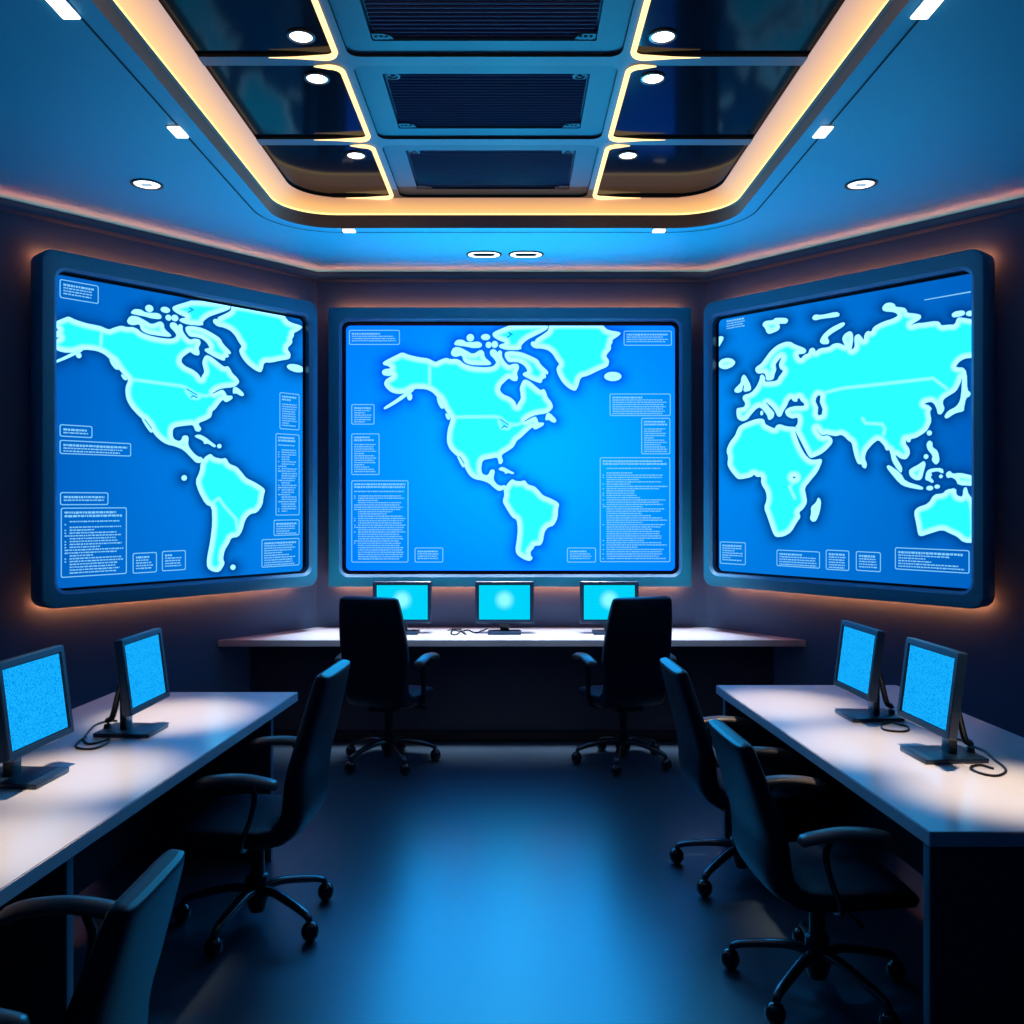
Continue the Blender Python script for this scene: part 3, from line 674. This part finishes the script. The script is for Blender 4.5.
# ------------------------------------------------------------------ desks
ZT = .75; TT = .045
def desk_top(poly, parent, name='desktop'):
    n = len(poly)
    bm = bmesh.new()
    vb = [bm.verts.new((p[0], p[1], ZT - TT)) for p in poly]; vt = [bm.verts.new((p[0], p[1], ZT)) for p in poly]
    bm.faces.new(vt); bm.faces.new(vb[::-1])
    for k in range(n): bm.faces.new((vb[k], vb[(k + 1) % n], vt[(k + 1) % n], vt[k]))
    bmesh.ops.recalc_face_normals(bm, faces=bm.faces)
    bmesh.ops.bevel(bm, geom=list(bm.edges), offset=.003, segments=2, affect='EDGES')
    bm.normal_update()
    mb = MB(); bm.verts.index_update()
    for f in bm.faces:
        pass
    vs = [v.co.copy() for v in bm.verts]; fs = [[v.index for v in f.verts] for f in bm.faces]; mi = [0 if f.normal.z > .8 else 1 for f in bm.faces]
    mb.add(vs, fs); mb.m = mi; bm.free()
    return mb.build(name, [M['desk'], M['desk_edge']], parent)
def root_at(c, *a): return empty('desk', (c[0], c[1], 0), 0, *a)
def loc(poly, c): return [(p[0] - c[0], p[1] - c[1]) for p in poly]
# back desk, fitted between the slanted walls
yf = 6.23; wx = lambda y: XB + (YB - y) * .651 / .759 - .004
c = (0, 6.45); r = root_at(c, 'long white back desk below the centre screen between the slanted walls', 'desk')
desk_top(loc([(-wx(yf), yf), (wx(yf), yf), (XB - .004, YB - .004), (-XB + .004, YB - .004)], c), r)
MB().box(-wx(6.43), wx(6.43), 6.42 - c[1], 6.45 - c[1], 0.0, ZT - TT, .002).build('front_panel', M['desk_panel'], r)
MB().box(-1.92, 1.92, 6.40 - c[1], 6.42 - c[1], 0.0, .07, .002).build('plinth', M['groove'], r)
# left desk
fd = (-1.081, 4.547); sl_ = .0837
def lx(y, back=False): return -1.081 + (y - 4.547) * sl_ - (.93 if back else 0)
c = (-1.6, 2.8); r = root_at(c, 'white left desk with two monitors beside the left wall', 'desk')
desk_top(loc([(lx(1.0), 1.0), (lx(4.547), 4.547), (lx(4.547, True), 4.547), (lx(1.0, True), 1.0)], c), r)
def side_panel(y, xf, xb, c, r, front):
    xf += .0
    a, b = min(xf, xb), max(xf, xb)
    mb = MB().box(a - c[0], b - c[0], y - .02 - c[1], y + .02 - c[1], 0, ZT - TT, .002)
    p = mb.build('side_panel', M['desk_panel'], r)
    e = xf - c[0]; s = -1 if front < 0 else 1
    MB().box(min(e, e + s * .006), max(e, e + s * .006), y - .02 - c[1], y + .02 - c[1], .0, ZT - TT, .001).build('lit_edge', M['panel_edge'], p)
for y in (4.30, 2.62, 1.2): side_panel(y, lx(y) - .05, lx(y, True) + .04, c, r, 1)
mb = MB(); ya, yb = 1.2, 4.3
mb.prism([(lx(ya, True) + .30 - c[0], ya - c[1]), (lx(ya, True) + .325 - c[0], ya - c[1]), (lx(yb, True) + .325 - c[0], yb - c[1]), (lx(yb, True) + .30 - c[0], yb - c[1])], .12, ZT - TT)
mb.build('back_panel', M['desk_panel'], r)
# right desk
sr = (1.221 - 1.069) / (2.63 - 4.718)
def rx(y, back=False): return 1.069 + (y - 4.718) * sr + (.945 if back else 0)
c = (1.65, 3.6); r = root_at(c, 'white right desk with two monitors and dark end panel', 'desk')
desk_top(loc([(rx(2.63), 2.63), (rx(2.63, True), 2.63), (rx(4.718, True), 4.718), (rx(4.718), 4.718)], c), r)
for y in (2.66, 4.60): side_panel(y, rx(y) + .012, rx(y, True) - .03, c, r, -1)
mb = MB(); ya, yb = 2.66, 4.6
mb.prism([(rx(ya, True) - .33 - c[0], ya - c[1]), (rx(ya, True) - .30 - c[0], ya - c[1]), (rx(yb, True) - .30 - c[0], yb - c[1]), (rx(yb, True) - .33 - c[0], yb - c[1])], .12, ZT - TT)
mb.build('back_panel', M['desk_panel'], r)

# ------------------------------------------------------------------ monitors (local -y is the viewing side)
def make_monitor(wd, ht, zb, screen, label, group, strut, base=(.13, .07, .12), tilt=0, po=0):
    t = empty('monitor', (0, 0, 0), 0, label, 'monitor', group)
    b = .022; T = Matrix.Translation((0, po, zb)) @ Matrix.Rotation(tilt, 4, 'X') @ Matrix.Translation((0, 0, -zb))
    def lp(a, c, d, e, rr, y): return [T @ Vector((x, y, z)) for x, z in rrect(a, c, d, e, rr, 3)]
    w2 = wd / 2
    mb = MB().loops([lp(-w2 + .012, w2 - .012, zb + .012, zb + ht - .012, .006, .030), lp(-w2, w2, zb, zb + ht, .008, .022), lp(-w2, w2, zb, zb + ht, .008, -.008), lp(-w2 + .004, w2 - .004, zb + .004, zb + ht - .004, .006, -.012), lp(-w2 + b, w2 - b, zb + b, zb + ht - b, .004, -.012)])
    k = mb.v[:len(rrect(0, 1, 0, 1, .1, 3))]; mb.add(k, [tuple(range(len(k)))])
    case = mb.build('case', M['monitor'], t, 40)
    MB().loops([lp(-w2 + b, w2 - b, zb + b, zb + ht - b, .004, -.012), lp(-w2 + b + .001, w2 - b - .001, zb + b + .001, zb + ht - b - .001, .004, -.004), lp(-w2 + b + .007, w2 - b - .007, zb + b + .007, zb + ht - b - .007, .003, -.004)]).build('bezel', M['monitor_dark'], t, 0)
    e = b + .006
    sm = MB(); sm.add([T @ Vector(p) for p in ((-w2 + e, -.0045, zb + e), (w2 - e, -.0045, zb + e), (w2 - e, -.0045, zb + ht - e), (-w2 + e, -.0045, zb + ht - e))], [(0, 1, 2, 3)])
    sm.build('screen', M[screen], t, 0, fix=False)
    bx, by0, by1 = base
    nk = .03 + po * .15
    MB().box(-.032, .032, nk, nk + .03, .012, zb + ht * .36, .006).box(-.028, .028, .025 + po, nk + .01, zb + ht * .22, zb + ht * .34, .005).build('neck', M['plastic'], t)
    MB().box(-bx, bx, -by0, by1, 0, .018, .005).build('base', M['monitor'], t)
    if strut:
        pts = catmull([(0, nk + .02, zb + ht * .36), (0, nk + .04, zb + ht * .28), (0, .095, zb * .62), (0, .118, .05), (0, .118, .012)], 5)
        MB().tube(pts, [.013] * (len(pts) - 4) + [.014, .016, .018, .02], 10, (1.3, 1)).build('rear_brace', M['plastic'], t)
    return t
zd = ZT + .0005
p = make_monitor(.425, .305, .075, 'mon_glow', 'left of three back desk monitors, partly behind a chair', 'monitors on the back desk', False, (.12, .07, .09))
for i, (px, lab) in enumerate(((402, None), (504.5, 'middle one of three back desk monitors, between the chairs'), (609.5, 'right one of three back desk monitors, partly behind a chair'))):
    o = p if i == 0 else copy_tree(p)
    if lab: o['label'] = lab
    q = P(px, 634, ZT); o.location = (q.x, 6.53, zd)
p = make_monitor(.385, .325, .115, 'mon_dots', 'speckled blue monitor on the left desk, nearer the camera', 'monitors on the left desk', True, (.10, .115, .135), -.13, -.07)
for i, (x, y, rz, sc_, lab, g) in enumerate(((-1.70, 3.12, 86, 1, None, None), (-1.58, 3.76, 87, .94, 'speckled blue monitor on the left desk, farther from the camera', None),
        (1.585, 4.02, -86, .94, 'speckled blue monitor on the right desk, farther from the camera', 'monitors on the right desk'), (1.62, 3.40, -86, .97, 'speckled blue monitor on the right desk, nearer the camera', 'monitors on the right desk'))):
    o = p if i == 0 else copy_tree(p)
    if lab: o['label'] = lab
    if g: o['group'] = g
    o.location = (x, y, zd); o.rotation_euler.z = math.radians(rz); o.scale = (sc_, sc_, sc_)
# cables on the desks
def cable(pxs, label, rad=.0045, z0=None):
    pts = []
    for q in pxs:
        if len(q) == 2: p_ = P(q[0], q[1], ZT); p_.z = ZT + rad
        else: p_ = Vector(((q[0] - CX) / F * q[2], q[2], H - (q[1] - CY) * q[2] / F))
        pts.append(p_)
    c = pts[0].copy(); c.z = ZT
    pts = catmull([p_ - c for p_ in pts], 6)
    o = MB().tube(pts, rad, 8).build('cable', M['cable'], None); o.location = c
    return tag(o, label, 'cable')
def c5(o, L): return [(o[0] + a / o[2], o[1] + b / o[2]) for a, b in L]
k = (0, 610, 5.12)
cable(c5(k, [(600,572),(560,574),(520,582),(480,600),(440,645),(430,670),(450,690),(500,684),(560,665),(545,690),(480,715),(420,716),(388,705),(400,680),(440,655)]), 'black looped cable behind the farther monitor on the left desk')
k = (820, 600, 5.02)
cable(c5(k, [(375,612),(345,620),(310,630),(320,655),(390,665),(440,660),(440,640),(400,630),(370,620)]), 'black looped cable behind the farther monitor on the right desk')
cable(c5(k, [(672,700),(720,712),(770,740),(830,765),(880,810),(925,845),(930,870),(890,888),(820,880),(760,855),(765,840),(810,835),(870,852)]), 'black looped cable behind the nearer monitor on the right desk')
k = (360, 570, 3.413)
cable(c5(k, [(300,208),(320,204),(345,206),(330,222),(312,220),(318,208),(350,214),(362,222),(348,212),(370,208),(392,216),(410,212),(435,202)]), 'tangled black cable on the back desk left of the middle monitor', .005)
k = (0, 610, 5.12)

# ------------------------------------------------------------------ chairs (local +y is where the sitter faces)
def xsec(wd, th, n=28, e=5.0):
    out = []
    for k in range(n):
        a = 2 * PI * k / n; ca, sa = math.cos(a), math.sin(a)
        out.append((math.copysign(abs(ca) ** (2 / e), ca) * wd / 2, math.copysign(abs(sa) ** (2 / e), sa) * th / 2))
    return out
def sweep(stations, name, parent, m):
    """stations: y, z, width, thickness, bow; swept in the yz plane"""
    st_ = [np.array(s, float) for s in stations]
    mb = MB(); L = []
    N = len(st_)
    for i, s in enumerate(st_):
        a, b = st_[max(i - 1, 0)], st_[min(i + 1, N - 1)]
        t = np.array((b[0] - a[0], b[1] - a[1])); t /= np.linalg.norm(t); nn = np.array((-t[1], t[0]))
        bow = s[4]
        L.append([(u, s[0] + nn[0] * (v + bow * (2 * u / max(s[2], .01)) ** 2), s[1] + nn[1] * (v + bow * (2 * u / max(s[2], .01)) ** 2)) for u, v in xsec(s[2], s[3])])
    mb.loops(L); n = len(L[0])
    mb.add(L[0], [tuple(range(n))[::-1]]); mb.add(L[-1], [tuple(range(n))])
    return mb.build(name, M[m], parent, 50)
def make_chair(label):
    t = empty('office_chair', (0, 0, 0), 0, label, 'chair', 'black swivel office chairs')
    # backrest: from its rounded top edge down into the curve (sweep runs down, so +normal faces the sitter)
    back = [(-.322, 1.068, .33, .022, 0), (-.321, 1.064, .365, .042, .002), (-.319, 1.052, .385, .058, .004), (-.308, 1.0, .405, .066, .008), (-.285, .90, .430, .070, .012), (-.258, .78, .448, .074, .016), (-.232, .67, .445, .080, .018), (-.220, .58, .425, .092, .016), (-.212, .52, .415, .098, .012), (-.190, .462, .420, .098, .008), (-.145, .425, .44, .092, .004)]
    sweep(catmull(back, 4), 'backrest', t, 'fabric')
    seat = [(-.150, .428, .435, .088, .004), (-.10, .415, .455, .088, .006), (0.0, .414, .475, .084, .008), (.12, .420, .475, .080, .006), (.21, .418, .46, .068, .002), (.250, .408, .43, .050, 0), (.268, .400, .38, .022, 0)]
    sweep(catmull(seat, 4), 'seat', t, 'fabric')
    MB().lathe([(.02, .36), (.11, .365), (.115, .385), (.02, .39)]).box(-.09, .09, -.12, .12, .345, .378, .006).build('seat_mechanism', M['plastic'], t)
    MB().tube([(.06, .04, .355), (.20, .05, .348), (.235, .05, .345)], [.006, .006, .011], 8).build('tilt_lever', M['plastic'], t)
    for s in (-1, 1):
        x = s * .275
        path = catmull([(x * .97, -.175, .652, 0), (x, -.13, .668, 0), (x, -.03, .682, 0), (x, .08, .674, 0), (x * .99, .135, .655, 0), (x * .985, .165, .640, 0)], 5)
        n = len(path)
        rad = [(.036 if 2 < i < n - 6 else .036 * max(.25, min(1, (i + 1) / 3, (n - i) / 7))) for i in range(n)]
        arm = MB().tube([p[:3] for p in path], rad, 14, (1.0, .52)).build('armrest', M['pad'], t, 60)
        arm['label'] = 'arched armrest'
        post = catmull([(x * .985, -.065, .668), (x * .985, -.085, .61), (x * .97, -.07, .53), (x * .93, -.04, .455), (x * .86, -.02, .395), (x * .62, -.01, .366)], 5)
        MB().tube(post, .0125, 10, (.8, 1.35), up=Vector((1, 0, 0))).build('armrest_post', M['plastic'], arm)
    MB().lathe([(.028, .36), (.028, .20), (.042, .195), (.042, .12), (.050, .105), (.036, .06), (.03, .045)], n=24).build('gas_column', M['plastic'], t)
    for k in range(5):
        a = 2 * PI * k / 5 + .42
        d = Vector((math.cos(a), math.sin(a), 0))
        pts = catmull([d * .02 + Vector((0, 0, .135)), d * .10 + Vector((0, 0, .142)), d * .22 + Vector((0, 0, .118)), d * .285 + Vector((0, 0, .098)), d * .30 + Vector((0, 0, .082)), d * .302 + Vector((0, 0, .066))], 4)
        n = len(pts)
        leg = MB().tube(pts, [.024 - .012 * i / n for i in range(n)], 10, (1.0, .8)).build('leg', M['leg'], t, 60)
        cp = d * .305
        MB().sphere((cp.x, cp.y, .039), .039, (.9, .9, 1)).build('caster', M['caster'], leg, 60)
    return t
# x, y, turn, width and height scale, backrest height factor, armrest height factor
spots = [(-.805, 5.88, -15, 1, 1.045, 1, 1, 'black swivel chair at the left of the back desk, seen from behind'),
         (.725, 5.88, 15, 1, 1.045, 1, 1, 'black swivel chair at the right of the back desk, seen from behind'),
         (-1.04, 3.68, 86, 1, .975, 1, 1, 'whole black swivel chair pulled up to the left desk, facing left'),
         (-1.11, 1.97, 90, .86, .84, 1, 1.27, 'black swivel chair cut off at the bottom left corner beside left desk'),
         (1.075, 3.17, -86, 1, .95, .83, 1, 'black swivel chair at the right desk nearest the camera, armrests in view'),
         (1.05, 4.12, -87, 1,   .95, .93, 1, 'black swivel chair at the far end of right desk, behind another chair')]
proto = make_chair(spots[0][-1])
made = [proto] + [copy_tree(proto) for _ in spots[1:]]
for o, (x, y, rz, xs_, zs, bk, ak, lab) in zip(made, spots):
    o.location = (x, y, 0); o.rotation_euler.z = math.radians(rz); o.scale = (xs_, 1, zs); o['label'] = lab
    for ch in children(o):
        if ch.name.startswith('backrest'): ch.scale.z = bk; ch.location.z = .43 * (1 - bk)
        if ch.name.startswith('armrest'): ch.scale.z = ak

# ------------------------------------------------------------------ lamps
def spot(name, loc_, target, power, col, angle=60, blend=.6, size=.05):
    l = bpy.data.lights.new(name, 'SPOT'); l.energy = power; l.color = col; l.spot_size = math.radians(angle); l.spot_blend = blend; l.shadow_soft_size = size
    o = bpy.data.objects.new(name, l); COL.objects.link(o); o.location = loc_
    o.rotation_euler = (Vector(target) - Vector(loc_)).to_track_quat('-Z', 'Y').to_euler(); return o
def area(name, loc_, target, power, col, sx, sy):
    l = bpy.data.lights.new(name, 'AREA'); l.shape = 'RECTANGLE'; l.size = sx; l.size_y = sy; l.energy = power; l.color = col
    o = bpy.data.objects.new(name, l); COL.objects.link(o); o.location = loc_
    o.rotation_euler = (Vector(target) - Vector(loc_)).to_track_quat('-Z', 'Y').to_euler(); return o
WARM = (1, .74, .52); BLUE = (.02, .48, 1)
for px, py, pw in ((190, 716, 520), (95, 775, 480), (10, 850, 420), (770, 705, 480), (850, 745, 500), (985, 790, 560)):
    q = P(px, py, ZT)
    q.x += math.copysign(.06, q.x)
    spot('desk_spot', (q.x * 1.04, q.y, 3.42), q, pw, WARM, 18.5, 1, .06)
for x in (-1.3, -.65, 0, .65, 1.3): spot('back_desk_spot', (x * .8, 6.15, 3.42), (x, 6.5, .75), 950, (.86, .90, 1), 25, 1, .3)
for x in (-.8, 0, .8): spot('ceiling_fill', (x, 6.55, 2.3), (x * .6, 4.8, 3.46), 62, (.01, .60, 1), 150, 1, .1)  # added blue spots in mid-air, no fixture there; brighten the ceiling
for x in (-.7, 0, .7): spot('floor_fill', (x, 6.45, 1.5), (x * .3, 2.6, .1), 38, (.01, .42, 1), 80, 1, .35)  # unseen blue spots added to put a glow on the floor
for x in (-1, 1): spot('chair_rim_fill', (x * .4, 6.3, 3.2), (x * .9, 2.8, .9), 110, (.01, .45, 1), 45, 1, .2)  # blue spots without a fixture, added for bright chair tops
